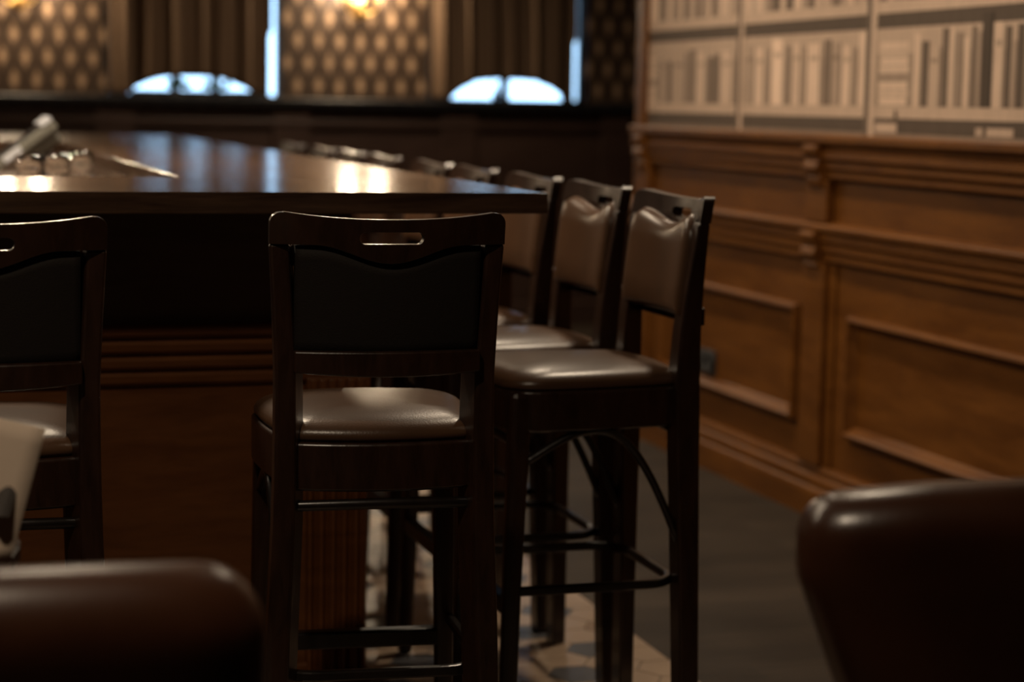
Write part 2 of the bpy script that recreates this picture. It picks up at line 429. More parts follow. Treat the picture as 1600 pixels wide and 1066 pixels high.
def fill(bay, z0, hmax):
    y = bay[0] - .005
    while y > bay[1] + .03:
        w = random.choice((.035, .045, .06, .075, .1)); w = min(w, y - bay[1])
        book(y, y - w, z0, hmax * random.uniform(.72, .98), random.choice((.34, .5, .66, .8, .95, .98, 1.06)))
        y -= w + random.choice((0, .004, .012))
for b, rr_ in enumerate(row):
    q(bays[b][1], bays[b][0], 1.341, 1.575, .62, 1.5)
    q(bays[b][1], bays[b][0], 1.50, 1.575, .80, 1.7)
    for yf, yn, h, s in rr_: book(yf, yn, 1.341, h, s)
stack(7.54, 7.45, 1.341, .20); stack(5.59, 5.40, 1.345, .215)
for b in range(6):
    if b > 2: q(bays[b][1], bays[b][0], 1.341, 1.575, .6, 1.5); fill(bays[b], 1.341, .22)
    for z in (1.657, 2.021, 2.386):
        q(bays[b][1], bays[b][0], z, z + .27, .62, 1.5); fill(bays[b], z, .27)
for a, b in uprights:
    q(b + .02, b + (a - b) + .012, 1.25, 2.95, .34, 4); q(b, b + (a - b) * .62, 1.25, 2.95, .88, 5)
q(5.46, 5.60, 1.262, 1.29, .85, 5); q(5.46, 5.48, 1.29, 1.33, .3, 5)
q(4.96, 5.0, 1.262, 1.285, .75, 3); q(4.80, 4.94, 1.262, 1.285, .8, 3)
mural = obj('library_mural', bm, M['print'])
mural.data.name = 'library_mural'
tag(mural, 'sepia wallpaper mural of full bookshelves above the wood panelling', 'mural')

# ------------------------------------------------------------------ curtains (each a pair drawn over its window, arched at the bottom)
def curtain(a, b, zarch, u0, u1, flat, label, seed):
    rnd = random.Random(seed)
    nx, nz = 150, 34
    ph = [rnd.uniform(0, 6.28) for _ in range(4)]
    def zb(u):
        e = min(1, abs(2 * (u - u0) / (u1 - u0) - 1))
        return SILL + .008 + (zarch - SILL) * max(0, 1 - e ** flat)
    grid = []; ztop = 2.5
    for i in range(nx + 1):
        u = i / nx; c = []
        for j in range(nz + 1):
            v = j / nz; z = zb(u) + (ztop - zb(u)) * v
            uu = u + .020 * math.sin(3.1 * v + ph[3]) * math.sin(PI * u)
            d = .027 * math.sin(2 * PI * uu * 6.5 + ph[0]) + .013 * math.sin(2 * PI * uu * 11 + ph[1] + 1.2 * v) + .007 * math.sin(2 * PI * uu * 19 + ph[2])
            narrow = (.012 if v < .30 else -.005) if u > .9 else 0
            c.append((a + (b - a) * u - narrow * (u - .9) / .1, YB - .066 + d, z))
        grid.append(c)
    bm = bmesh.new(); V = [[bm.verts.new(p) for p in c] for c in grid]; V2 = [[bm.verts.new((p[0], p[1] + .004, p[2])) for p in c] for c in grid]
    for i in range(nx):
        for j in range(nz):
            bm.faces.new([V[i][j], V[i + 1][j], V[i + 1][j + 1], V[i][j + 1]]); bm.faces.new([V2[i][j], V2[i][j + 1], V2[i + 1][j + 1], V2[i + 1][j]])
    for i in range(nx):
        for j in (0, nz):
            bm.faces.new([V[i][j], V2[i][j], V2[i + 1][j], V[i + 1][j]])
    for j in range(nz):
        for i in (0, nx):
            bm.faces.new([V[i][j], V[i][j + 1], V2[i][j + 1], V2[i][j]])
    o = tag(obj('curtain', bm, M['curtain'], smooth=True), label, 'curtain')
    bm = bmesh.new(); sweep(bm, [(a - .12, YB - .062, 2.52), (b + .12, YB - .062, 2.52)], .014); obj('curtain_rod', bm, M['brass'], o)
    for x in (a - .08, b + .08):
        bm = bmesh.new(); box(bm, x - .012, x + .012, YB - .075, YB - .0005, 2.505, 2.535); obj('rod_bracket', bm, M['brass'], o)
    return o
curtain(1.192, 2.085, 1.436, .10, .90, 3, 'brown draped curtain over the left window, plants showing under its arch', 3)
curtain(3.030, 3.915, 1.455, .14, .93, 3.5, 'brown draped curtain over the right window, nearest the mural corner', 8)

# planter on the left sill, vase on the right sill
t = empty('planter_box', (1.66, YB + .025, SILL), 0, 'dark planter box of small green plants on the left window sill', 'planter')
bm = bmesh.new(); prism_y(bm, [(-.34, 0), (.36, 0), (.385, .034), (-.365, .034)], -.022, .022); obj('box', bm, M['terracotta'], t, bevel=.004)
rnd = random.Random(4)
for cx in (-.12, -.05, .07, .16):
    bm = bmesh.new()
    for k in range(9):
        a = rnd.uniform(0, 6.28); L_ = rnd.uniform(.03, .08); tilt = rnd.uniform(.2, .9)
        d = Vector((math.cos(a) * math.sin(tilt), math.sin(a) * math.sin(tilt) * .4, math.cos(tilt)))
        s = d.cross(Vector((0, 1, 0))).normalized(); nrm = s.cross(d)
        base = Vector((cx + rnd.uniform(-.02, .02), rnd.uniform(-.012, .008), .04))
        rings = [[base + d * L_ * f + s * w * math.cos(q_) + nrm * .0015 * math.sin(q_) for q_ in (0, PI / 2, PI, 3 * PI / 2)] for f, w in ((0, .002), (.3, .009), (.6, .011), (.9, .005), (1, .001))]
        loft(bm, rings)
    obj('plant', bm, M['leaf'], t)
t = empty('bud_vase', (3.455, YB + .024, SILL), 0, 'small dark vase with stems on the right window sill', 'vase')
bm = bmesh.new(); lathe(bm, [(.016, 0), (.024, .015), (.026, .035), (.014, .06), (.011, .075), (.014, .082)]); obj('vessel', bm, M['terracotta'], t, smooth=True)
for a in (-1, 1):
    bm = bmesh.new(); sweep(bm, [(0, 0, .07), (a * .012, 0, .10), (a * .035, 0, .135), (a * .06, 0, .15)], .003, n=6)
    loft(bm, [[(a * .06 + .016 * r * math.cos(q_), .004 * math.sin(q_), .15 + z) for q_ in (0, PI / 2, PI, 3 * PI / 2)] for r, z in ((.2, -.02), (1, -.005), (.8, .01), (.1, .022))])
    obj('stem', bm, M['leaf'], t)

# wall sconces on the damask
def sconce(x, z, label):
    t = empty('wall_sconce', (x, YB, z), 0, label, 'sconce', None)
    bm = bmesh.new(); rings = [[(r * math.cos(2 * PI * k / 24), y, .02 + 1.5 * r * math.sin(2 * PI * k / 24)) for k in range(24)] for r, y in ((.05, -.0005), (.05, -.012), (.03, -.022), (.012, -.026))]
    loft(bm, rings); obj('backplate', bm, M['brass'], t, smooth=True)
    bm = bmesh.new(); lathe(bm, [(.004, -.055), (.014, -.045), (.018, -.03), (.012, -.012), (.02, 0), (.012, .012)], 0, -.045, 14); obj('finial', bm, M['brass'], t, smooth=True)
    for s in (-1, 1):
        bm = bmesh.new(); sweep(bm, [(0, -.03, .0), (s * .03, -.06, -.025), (s * .065, -.08, -.02), (s * .088, -.085, .01), (s * .088, -.085, .055)], .006, n=8)
        lathe(bm, [(.005, .05), (.022, .056), (.024, .062), (.011, .066), (.011, .085)], s * .088, -.085, 14)
        arm = obj('arm', bm, M['brass'], t, smooth=True)
        bm = bmesh.new(); lathe(bm, [(.008, .086), (.017, .105), (.020, .125), (.013, .155), (.003, .18)], s * .088, -.085, 14); obj('bulb', bm, M['bulb'], arm, smooth=True)
    return t
sconce(2.61, 1.845, 'brass two-armed wall sconce glowing between the two curtained windows')
sconce(.70, 1.845, 'brass two-armed wall sconce on damask left of the left window')
sconce(-1.21, 1.845, 'brass two-armed wall sconce added farthest left on the damask, outside the picture')  # unseen, added to brighten the upper wall that the leather backs reflect

# ------------------------------------------------------------------ the bar
bar = empty('bar_counter', (0, 0, 0), 0, 'long dark wooden bar counter with panelled front and polished top', 'bar')
XL = -2.9
bm = bmesh.new()
outer = [(XL, Y0), (XB, Y0), (XB, YF), (XL, YF)]; inner = [(XL + .67, YI), (XI, YI), (XI, YFI), (XL + .67, YFI)]
def ringface(z):
    return [bm.verts.new((x, y, z)) for x, y in outer], [bm.verts.new((x, y, z)) for x, y in inner]
o1, i1 = ringface(HB); o0, i0 = ringface(HB - TH)
for k in range(4):
    k2 = (k + 1) % 4
    f = bm.faces.new([o1[k], o1[k2], i1[k2], i1[k]]); f.material_index = 1 if k in (0, 2) else 0
    f = bm.faces.new([o0[k2], o0[k], i0[k], i0[k2]])
    f = bm.faces.new([o1[k2], o1[k], o0[k], o0[k2]]); f.material_index = 1 if k in (0, 2) else 0
    bm.faces.new([i1[k], i1[k2], i0[k2], i0[k]])
obj('countertop', bm, None, bar, bevel=.0025, mats=[M['counter'], M['counter_near']])
# body: outer shell and inner shell
bm = bmesh.new()
zt = HB - TH - .0005
def shell(x0, x1, y0, y1, z0, z1, th=.03, mi=0):
    box(bm, x0, x1, y0, y0 + th, z0, z1, mi); box(bm, x0, x1, y1 - th, y1, z0, z1, mi)
    box(bm, x0, x0 + th, y0 + th, y1 - th, z0, z1, mi); box(bm, x1 - th, x1, y0 + th, y1 - th, z0, z1, mi)
shell(XL + .3, BX, BY, YF - .3, .0, .862, .03)
obj('lower_panelling', bm, M['bar'], bar)
bm = bmesh.new(); shell(XL + .3, BX - .012, BY + .012, YF - .312, .862, zt, .03); obj('upper_panelling', bm, M['bar_dark'], bar)
bm = bmesh.new()
for (a, b, c, d) in ((XL + .64, XI + .03, YI - .03, YI), (XL + .64, XI + .03, YFI, YFI + .03)): box(bm, a, b, c, d, 0, zt)
box(bm, XI, XI + .03, YI, YFI, 0, zt); box(bm, XL + .64, XL + .67, YI, YFI, 0, zt)
obj('inner_panelling', bm, M['bar_dark'], bar)
# moulded band: three rounded slats all round
bm = bmesh.new()
for zc in (.848, .8135, .780, .7475):
    h_ = .0135
    prof = [(.0, zc - h_), (.010, zc - h_), (.016, zc - h_ * .5), (.018, zc + h_ * .5), (.012, zc + h_), (.0, zc + h_)]
    prism_x(bm, [(BY - d, z) for d, z in prof], XL + .3, BX + .018)
    prism_y(bm, [(BX + d, z) for d, z in prof], BY - .018, YF - .3)
obj('moulded_band', bm, M['bar'], bar)
bm = bmesh.new(); box(bm, XL + .3, BX + .02, BY - .02, BY, 0, .12); box(bm, BX, BX + .02, BY, YF - .3, 0, .12); obj('plinth', bm, M['bar'], bar, bevel=.006)
# fluted corner pilaster
bm = bmesh.new()
px0, px1 = .846, .972
n = 5; fw = (px1 - px0) / n
pts = []
for k in range(n):
    x0 = px0 + k * fw
    pts += [(x0, BY - .030), (x0 + fw * .25, BY - .034), (x0 + fw * .5, BY - .022), (x0 + fw * .75, BY - .034)]
pts += [(px1, BY - .030), (px1 + .004, BY - .02), (px1 + .004, BY + .10), (px0, BY + .10)]
loft(bm, [[(x, y, .10) for x, y in pts], [(x, y, .70) for x, y in pts]])
pil = obj('fluted_pilaster', bm, M['bar'], bar)
bm = bmesh.new()
for k in range(6):
    x0 = px0 + .002 + k * .0205; box(bm, x0, x0 + .015, BY - .040, BY - .028, .706, .742)
box(bm, px0 - .004, px1 + .008, BY - .032, BY + .1, .70, .7455)
obj('capital', bm, M['bar'], pil, bevel=.003)
bm = bmesh.new(); box(bm, px0 - .006, px1 + .012, BY - .042, BY + .1, .0, .10); obj('pilaster_base', bm, M['bar'], pil, bevel=.003)
# second pilaster further left with a carved scroll beside it
bm = bmesh.new(); loft(bm, [[(x - .92, y, .10) for x, y in pts], [(x - .92, y, .70) for x, y in pts]]); obj('fluted_pilaster', bm, M['bar'], bar)
bm = bmesh.new()
for cx, cz, s in ((.105, .40, 1), (.155, .47, -1), (.17, .385, 1)):
    sweep(bm, [(cx + s * (.006 + .0045 * k_ * .6) * math.cos(k_ * .55), BY - .012, cz + (.006 + .0045 * k_ * .6) * math.sin(k_ * .55)) for k_ in range(18)], .009, n=8, up=Vector((0, 1, 0)))
obj('carved_scroll', bm, M['bar'], bar, smooth=True)
# work shelf inside the bar
bm = bmesh.new(); box(bm, XI - .46, XI - .001, YI + .001, YFI - .001, 1.015, 1.045); obj('glass_shelf', bm, M['bar_dark'], bar)
bm = bmesh.new(); box(bm, XI - .46, XI - .43, YI + .001, YFI - .001, 0, 1.015); obj('shelf_support', bm, M['bar_dark'], bar)

# glasses on the inner shelf
SH = 1.0455
def tumbler(r, h, facets=12):
    bm = bmesh.new()
    prof = [(r * .80, 0), (r * .86, .006), (r, h), (r * .94, h), (r * .78, h * .16), (.001, h * .14)]
    rings = [[(rr_ * (1 + (.11 if k % 2 else 0)) * math.cos(2 * PI * k / 24), rr_ * (1 + (.11 if k % 2 else 0)) * math.sin(2 * PI * k / 24), z) for k in range(24)] for rr_, z in prof]
    loft(bm, rings); return bm
def goblet(h):
    bm = bmesh.new()
    lathe(bm, [(.030, 0), (.030, .003), (.006, .008), (.0045, h * .42), (.010, h * .46), (.030, h * .60), (.036, h * .78), (.032, h), (.0305, h), (.034, h * .78), (.028, h * .62), (.001, h * .5)], n=20); return bm
kinds = {'t': obj('crystal_tumbler', tumbler(.029, .098), M['crystal']), 'g': obj('stemmed_glass', goblet(.136), M['crystal'], smooth=True)}
used = set()
GL = [('t', .285, 4.84, 'cut crystal tumbler on the inner bar shelf, leftmost and nearest the photo edge'),
      ('t', .385, 4.80, 'cut crystal tumbler on the inner bar shelf, second in the front row'),
      ('g', .335, 5.20, 'stemmed glass tallest among those below the tilted terminal screen'),
      ('g', .415, 5.30, 'stemmed glass behind the front tumblers, just right of the tallest one'),
      ('t', .475, 4.92, 'cut crystal tumbler in the front row on the inner shelf, third from the left'),
      ('t', .568, 4.84, 'cut crystal tumbler at the right end of the row on the inner shelf'),
      ('g', .500, 5.60, 'stemmed glass farthest back on the inner shelf, right of the terminal base')]
for k, x, y, lab in GL:
    o = kinds[k]
    if k in used: o = o.copy(); COL.objects.link(o)
    used.add(k); o.location = (x, y, SH); o.rotation_euler = (0, 0, random.random() * 3); tag(o, lab, 'glass', 'glasses on the inner bar shelf')

# tilted order terminal on the inner shelf
t = empty('order_terminal', (.385, 6.75, SH), 0, 'grey touchscreen order terminal tilted on its stand inside the bar', 'terminal')
def slab(bm, L0, L1, w0, w1, t0, t1, ang, piv, mi=0):
    ca, sa = math.cos(ang), math.sin(ang)
    v = []
    for tt in (t0, t1):
        for ww in (w0, w1):
            for ll in (L0, L1): v.append(bm.verts.new((piv[0] + ll * ca - tt * sa, ww, piv[1] + ll * sa + tt * ca)))
    for a in ((0, 2, 3, 1), (4, 5, 7, 6), (0, 1, 5, 4), (2, 6, 7, 3), (0, 4, 6, 2), (1, 3, 7, 5)):
        bm.faces.new([v[i] for i in a])
ang = math.radians(37); piv = (.02, .105)
bm = bmesh.new(); slab(bm, -.155, .14, -.13, .13, -.010, .022, ang, piv); hs = obj('screen_housing', bm, M['pos_grey'], t, bevel=.006)
bm = bmesh.new(); slab(bm, -.140, .12, -.115, .115, .0222, .024, ang, piv); obj('screen', bm, M['pos_dark'], hs)
bm = bmesh.new(); slab(bm, .10, .14, -.132, .132, .0225, .034, ang, piv); obj('card_slot', bm, M['pos_label'], hs)
bm = bmesh.new(); slab(bm, -.06, .005, -.1345, -.1305, -.002, .020, ang, piv); obj('side_label', bm, M['pos_label'], hs)
bm = bmesh.new(); slab(bm, -.03, .13, -.09, .09, -.052, -.0105, ang, piv); obj('rear_housing', bm, M['pos_grey'], t, bevel=.008)
bm = bmesh.new(); prism_y(bm, [(.03, .0), (.14, .0), (.145, .085), (.115, .105), (.05, .06)], -.07, .07); obj('stand', bm, M['pos_dark'], t, bevel=.006)

# ------------------------------------------------------------------ bar stool
def make_stool():
    t = empty('bar_stool')
    hw = .196; s = .758
    BOW = .044
    def bow(x, w=hw): return -BOW * (1 - (x / w) ** 2)
    def yback(z):   # front plane of the back posts
        return -.172 - .040 * max(0, (z - .72) / .42) ** 1.3
    # legs: rear pair, running up as the back posts
    for sx in (-1, 1):
        bm = bmesh.new(); rings = []
        for z, xo, w, yf, d in ((0, .212, .036, -.190, .040), (.25, .203, .036, -.184, .043), (.45, .196, .036, -.178, .047), (.62, .188, .035, -.172, .052), (.70, .186, .034, -.170, .054), (.78, .185, .033, -.170, .052),
                                (.88, .185, .032, -.177, .045), (.97, .189, .031, -.188, .036), (1.04, .193, .031, -.198, .029), (1.0925, .196, .031, -.205, .025)):
            wf = w * (1.62 if z < .9 else 1.62 - (z - .9) * 2.2)      # inner face slants toward the seat
            rings.append([(sx * xo, yf - d, z), (sx * (xo - w), yf - d, z), (sx * (xo - wf), yf, z), (sx * xo, yf, z)])
        loft(bm, rings); obj('leg', bm, M['stool'], t, bevel=.005)
    # front legs
    for sx in (-1, 1):
        bm = bmesh.new(); rings = []
        for z, xo, w, yf, d in ((0, .196, .032, .196, .034), (.35, .192, .036, .190, .038), (.69, .188, .042, .182, .044), (s - .001, .186, .042, .180, .044)):
            x0, x1 = sorted((sx * xo, sx * (xo - w)))
            rings.append([(x0, yf - d, z), (x1, yf - d, z), (x1, yf, z), (x0, yf, z)])
        loft(bm, rings); obj('leg', bm, M['stool'], t, bevel=.012)
    # seat frame: closed outline, bowed behind, rounded front corners
    def outline(k, grow=0.):
        pts = []
        n = 14
        for i in range(n + 1):                    # rear edge, left to right
            x = -.160 + .32 * i / n; pts.append((x, -.200 - .028 * (1 - (x / .16) ** 2)))
        for i in range(1, 9):                     # right side, back to front
            f = i / 9; pts.append((.160 + .036 * math.sin(f * PI * .5) , -.200 + .308 * f))
        for i in range(9):                        # front right corner
            a = i / 8 * PI / 2; pts.append((.124 + .072 * math.cos(a), .108 + .082 * math.sin(a)))
        for i in range(1, 8): pts.append((.124 - .248 * i / 8, .190 + .018 * math.sin(PI * i / 8)))
        for i in range(9):
            a = PI / 2 + i / 8 * PI / 2; pts.append((-.124 + .072 * math.cos(a), .108 + .082 * math.sin(a)))
        for i in range(1, 9):
            f = 1 - i / 9; pts.append((-.160 - .036 * math.sin(f * PI * .5), -.200 + .308 * f))
        cx, cy = 0, -.01
        return [(cx + (x - cx) * k, cy + (y - cy) * k) for x, y in pts]
    bm = bmesh.new()
    loft(bm, [[(x, y, z) for x, y in outline(k)] for k, z in ((.96, s - .083), (1, s - .079), (1, s - .004), (.985, s))])
    obj('seat_frame', bm, M['stool'], t, smooth=False, bevel=.002)
    bm = bmesh.new()
    ks = [(.955, .0005), (.978, .006), (.978, .013), (.955, .021), (.91, .0285), (.845, .0345), (.75, .0395), (.62, .0435), (.46, .0465), (.3, .048), (.12, .049)]
    loft(bm, [[(x, y + .004, s + dz) for x, y in outline(k)] for k, dz in ks])
    obj('seat_cushion', bm, M['stool_leather'], t, smooth=True)
    # curved top rail with its hand slot
    bm = bmesh.new()
    L_, hz0, hz1, r = .053, 1.094, 1.114, .010
    xs = sorted(set([round(-hw + 2 * hw * i / 56, 5) for i in range(57)] + [sg * (L_ - r + r * math.sin(a * PI / 16)) for sg in (-1, 1) for a in range(0, 9)] + [sg * (hw - .022 * (1 - math.sin(a * PI / 16))) for sg in (-1, 1) for a in range(9)]))
    def ztop(x):
        z = 1.1345 + .0145 * (abs(x) / hw) ** 2.2; c = .022; e = abs(x) - (hw - c)
        if e > 0: z -= .001 + c * (1 - math.sqrt(max(0, 1 - (e / c) ** 2)))
        return z
    def zbot(x):
        return 1.092 - (.030 * (.5 + .5 * math.cos(PI * x / .125)) if abs(x) < .125 else 0)
    def hole(x):
        if abs(x) > L_ - 1e-4: return None
        e = abs(x) - (L_ - r); h = r if e <= 0 else r * math.sqrt(max(0, 1 - (e / r) ** 2))
        return ((hz0 + hz1) / 2 - h, (hz0 + hz1) / 2 + h)
    TK = .024
    def P(x, z, back): 
        return (x, -.205 + bow(x) * .9 - (z - 1.086) * .16 - (TK if back else 0), z)
    for i in range(len(xs) - 1):
        xa, xb = xs[i], xs[i + 1]
        ha, hb = hole(xa), hole(xb); mid = (hz0 + hz1) / 2
        segs = []
        if ha or hb:
            ha = ha or (mid, mid); hb = hb or (mid, mid)
            segs = [((zbot(xa), ha[0]), (zbot(xb), hb[0])), ((ha[1], ztop(xa)), (hb[1], ztop(xb)))]
        else: segs = [((zbot(xa), ztop(xa)), (zbot(xb), ztop(xb)))]
        for (a0, a1), (b0, b1) in segs:
            for bk in (0, 1): bm.faces.new([bm.verts.new(p) for p in (P(xa, a0, bk), P(xb, b0, bk), P(xb, b1, bk), P(xa, a1, bk))])
            bm.faces.new([bm.verts.new(p) for p in (P(xa, a1, 0), P(xb, b1, 0), P(xb, b1, 1), P(xa, a1, 1))])
            bm.faces.new([bm.verts.new(p) for p in (P(xa, a0, 1), P(xb, b0, 1), P(xb, b0, 0), P(xa, a0, 0))])
    for x in (xs[0], xs[-1]):
        bm.faces.new([bm.verts.new(p) for p in (P(x, zbot(x), 0), P(x, ztop(x), 0), P(x, ztop(x), 1), P(x, zbot(x), 1))])
    bmesh.ops.remove_doubles(bm, verts=bm.verts[:], dist=1e-5)
    bmesh.ops.dissolve_degenerate(bm, dist=1e-6, edges=bm.edges[:])
    obj('top_rail', bm, M['stool'], t, bevel=.0022)
    # lower back rail
    bm = bmesh.new()
    pr_ = []
    for i in range(25):
        x = -.156 + .312 * i / 24; y = -.203 + bow(x, .2) * .85
        pr_.append([(x, y - .022, .880 - .006 * (1 - (x / .156) ** 2)), (x, y, .880 - .006 * (1 - (x / .156) ** 2)), (x, y, .916), (x, y - .022, .916)])
    loft(bm, pr_); obj('back_rail', bm, M['stool'], t, bevel=.003)
    # upholstered back: leather pad in front, cloth behind
    bm = bmesh.new(); nx, nz = 30, 24; F, Bk = [], []
    def ptop(x): return 1.109 - .026 * (.5 + .5 * math.cos(PI * x / .150)) - max(0, abs(x) - .130) ** 2 * 26
    for i in range(nx + 1):
        x = -.170 + .34 * i / nx; f_, b_ = [], []
        for j in range(nz + 1):
            z = .897 + (ptop(x) - .897) * j / nz
            u = 2 * i / nx - 1; v = 2 * j / nz - 1
            e = (max(0, 1 - abs(u) ** 8) * max(0, 1 - abs(v) ** 8)) ** .5
            y0 = yback(z) - .004 + bow(x, .2) * .85 + .014
            f_.append((x, y0 + .003 + .022 * e, z)); b_.append((x, y0, z))
        F.append([bm.verts.new(p) for p in f_]); Bk.append([bm.verts.new(p) for p in b_])
    for i in range(nx):
        for j in range(nz):
            bm.faces.new([F[i][j], F[i][j + 1], F[i + 1][j + 1], F[i + 1][j]]); bm.faces.new([Bk[i][j], Bk[i + 1][j], Bk[i + 1][j + 1], Bk[i][j + 1]])
    for i in range(nx):
        for j in (0, nz): bm.faces.new([F[i][j], F[i + 1][j], Bk[i + 1][j], Bk[i][j]])
    for j in range(nz):
        for i in (0, nx): bm.faces.new([F[i][j], F[i][j + 1], Bk[i][j + 1], Bk[i][j]])
    obj('back_cushion', bm, M['stool_leather'], t, smooth=True)
    bm = bmesh.new(); F, Bk = [], []
    for i in range(nx + 1):
        x = -.154 + .308 * i / nx; f_, b_ = [], []
        for j in range(9):
            z = .908 + (min(zbot(x), 1.092) - .002 - .908) * j / 8
            y0 = yback(z) + bow(x, .2) * .85 - .017
            f_.append((x, y0 + .024, z)); b_.append((x, y0, z))
        F.append([bm.verts.new(p) for p in f_]); Bk.append([bm.verts.new(p) for p in b_])
    for i in range(nx):
        for j in range(8):
            bm.faces.new([F[i][j], F[i][j + 1], F[i + 1][j + 1], F[i + 1][j]]); bm.faces.new([Bk[i][j], Bk[i + 1][j], Bk[i + 1][j + 1], Bk[i][j + 1]])
    for i in range(nx):
        for j in (0, 8): bm.faces.new([F[i][j], F[i + 1][j], Bk[i + 1][j], Bk[i][j]])
    for j in range(8):
        for i in (0, nx): bm.faces.new([F[i][j], F[i][j + 1], Bk[i][j + 1], Bk[i][j]])
    tag(obj('back_cover', bm, M['back_cloth'], t, smooth=True), 'dark cloth rear side of the back')
    # bentwood arches under the seat, one per side
    for sx in (-1, 1):          # side braces: high on the front leg, low on the rear leg
        bm = bmesh.new(); pts = []
        for i in range(31):
            u = i / 30
            if u < .42: z = .612 + .062 * math.sin(u / .42 * PI / 2)
            else: z = .674 - .236 * (1 - math.cos((u - .42) / .58 * PI / 2)) ** 1.15
            pts.append((sx * .174, .150 - .335 * u ** .92, z))
        sweep(bm, pts, .0085, .0105, n=10, up=Vector((1, 0, 0))); obj('brace', bm, M['bentwood'], t, smooth=True)
    for yy, xw in ((-.192, .168), (.158, .168)):        # flat bows front and rear
        bm = bmesh.new(); pts = [(-xw + 2 * xw * i / 20, yy - (.02 if yy < 0 else -.01) * math.sin(PI * i / 20), .648 + .005 * math.sin(PI * i / 20)) for i in range(21)]
        sweep(bm, pts, .0085, .0095, n=10); obj('brace', bm, M['bentwood'], t, smooth=True)
    # foot ring of bent wood round the sides and rear, straight footrest in front
    bm = bmesh.new(); pts = [(.184, .160, .352)]
    for cx, cy, a0 in ((.104, -.112, 0), (-.104, -.112, -90)):
        for i in range(10):
            a = math.radians(a0 - i * 10); pts.append((cx + .080 * math.cos(a), cy + .076 * math.sin(a), .352))
    pts.append((-.184, .160, .352))
    sweep(bm, pts, .016, .019, rect=True); obj('foot_ring', bm, M['bentwood'], t, bevel=.004)
    bm = bmesh.new(); box(bm, -.168, .168, .158, .188, .300, .334); obj('footrest', bm, M['bentwood'], t, bevel=.005)
    return t

stool = make_stool()
SP = [  # x, y, rotation, label
 (.806, 3.455, -5, 'dark bar stool centred before the counter, its back toward the viewer'),
 (.135, 3.445, -1, 'dark bar stool cut off by the left photo edge, its back toward the viewer'),
 (1.352, 3.95, 90, 'bar stool nearest the wainscot, whole seat, foot ring and leather back in view'),
 (1.350, 4.42, 90, 'second bar stool of the side row, leather back right of the counter corner'),
 (1.350, 4.91, 90, 'third bar stool of the side row, leather back half hidden by the counter corner'),
 (1.350, 5.46, 90, 'fourth bar stool of the side row, only its top rail above the counter'),
 (1.350, 5.92, 90, 'fifth bar stool of the side row, its rail just left of the fourth'),
 (1.350, 6.55, 90, 'sixth bar stool of the side row, after the wider gap beyond the fifth'),
 (1.350, 7.05, 90, 'seventh bar stool of the side row, between the sixth and eighth rails'),
 (1.350, 7.52, 90, 'eighth bar stool of the side row, last but one toward the windows'),
 (1.350, 8.14, 90, 'farthest bar stool of the side row, rail tip nearest the windows'),
]
for k, (x, y, rz, lab) in enumerate(SP):
    o = stool if k == 0 else copy_tree(stool)
    o.location = (x, y, 0.006 if k != 1 else 0.0); o.rotation_euler = (0, 0, math.radians(rz))
    tag(o, lab, 'bar stool', 'dark wooden bar stools around the counter')

# ------------------------------------------------------------------ armchairs in the foreground
def rounded_slab(bm, hwf, z0, z1, th, yc, r, curve, n=40, crown=0.):
    """upholstered back: half width hwf(z), bowed in plan, all edges rounded"""
    rings = []
    nz = 26
    for j in range(nz + 1):
        f = j / nz
        z = z0 + (z1 - z0) * (1 - (1 - f) ** 1.6)
        e = max(0, z - (z1 - r)) / r
        sh = r * (1 - math.sqrt(max(0, 1 - e * e)))
        h = hwf(z) - sh * .9; t2 = max(.004, th / 2 - sh * .92 * (th / 2) / r)
        ring = []
        for k in range(n):
            a = 2 * PI * k / n
            ca, sa = math.cos(a), math.sin(a)
            sx = math.copysign(abs(ca) ** .30, ca); sy = math.copysign(abs(sa) ** .55, sa)
            x = h * sx
            ring.append((x, yc + t2 * sy - curve * (1 - (x / max(h, .01)) ** 2), z - crown * (z - z0) / (z1 - z0) * (x / max(h, .01)) ** 2))
        rings.append(ring)
    loft(bm, rings)
def armchair(loc, rz, top, label, hw, taper, bulge=.02, r=.055, crown=.008):
    t = empty('leather_chair', loc, rz, label, 'chair')
    bm = bmesh.new(); rounded_slab(bm, lambda z: hw - taper * max(0, (top - .10 - z)) , .36, top, .13, -.26, r, bulge, crown=crown); obj('backrest', bm, M['armchair'], t, smooth=True)
    bm = bmesh.new()
    lo = [( -.27, -.20), (.27, -.20), (.29, .28), (-.29, .28)]
    rings = []
    for k, z in ((.96, .30), (1, .32), (1, .42), (.98, .45), (.9, .465), (.6, .475)):
        ring = []
        for q_ in range(32):
            a = 2 * PI * q_ / 32; ca, sa = math.cos(a), math.sin(a)
            ring.append((.25 * k * math.copysign(abs(ca) ** .35, ca), .04 + .235 * k * math.copysign(abs(sa) ** .35, sa), z))
        rings.append(ring)
    loft(bm, rings); obj('seat', bm, M['armchair'], t, smooth=True)
    for sx in (-1, 1):
        for y in (-.24, .22):
            bm = bmesh.new(); rings = [[(sx * .22 + w * a, y + w * b, z) for a, b in ((-1, -1), (1, -1), (1, 1), (-1, 1))] for z, w in ((0, .015), (.33, .024))]
            loft(bm, rings); obj('leg', bm, M['dark_leg'], t, bevel=.004)
    return t
armchair((.066, 2.17, 0), math.radians(-2), .897, 'brown leather chair in the bottom left foreground, seen from behind', .287, .05, .03, .075)
armchair((1.318, 2.23, 0), math.radians(-12), .925, 'brown leather chair in the bottom right foreground beside the wainscot', .292, .36, .03, .055, .022)

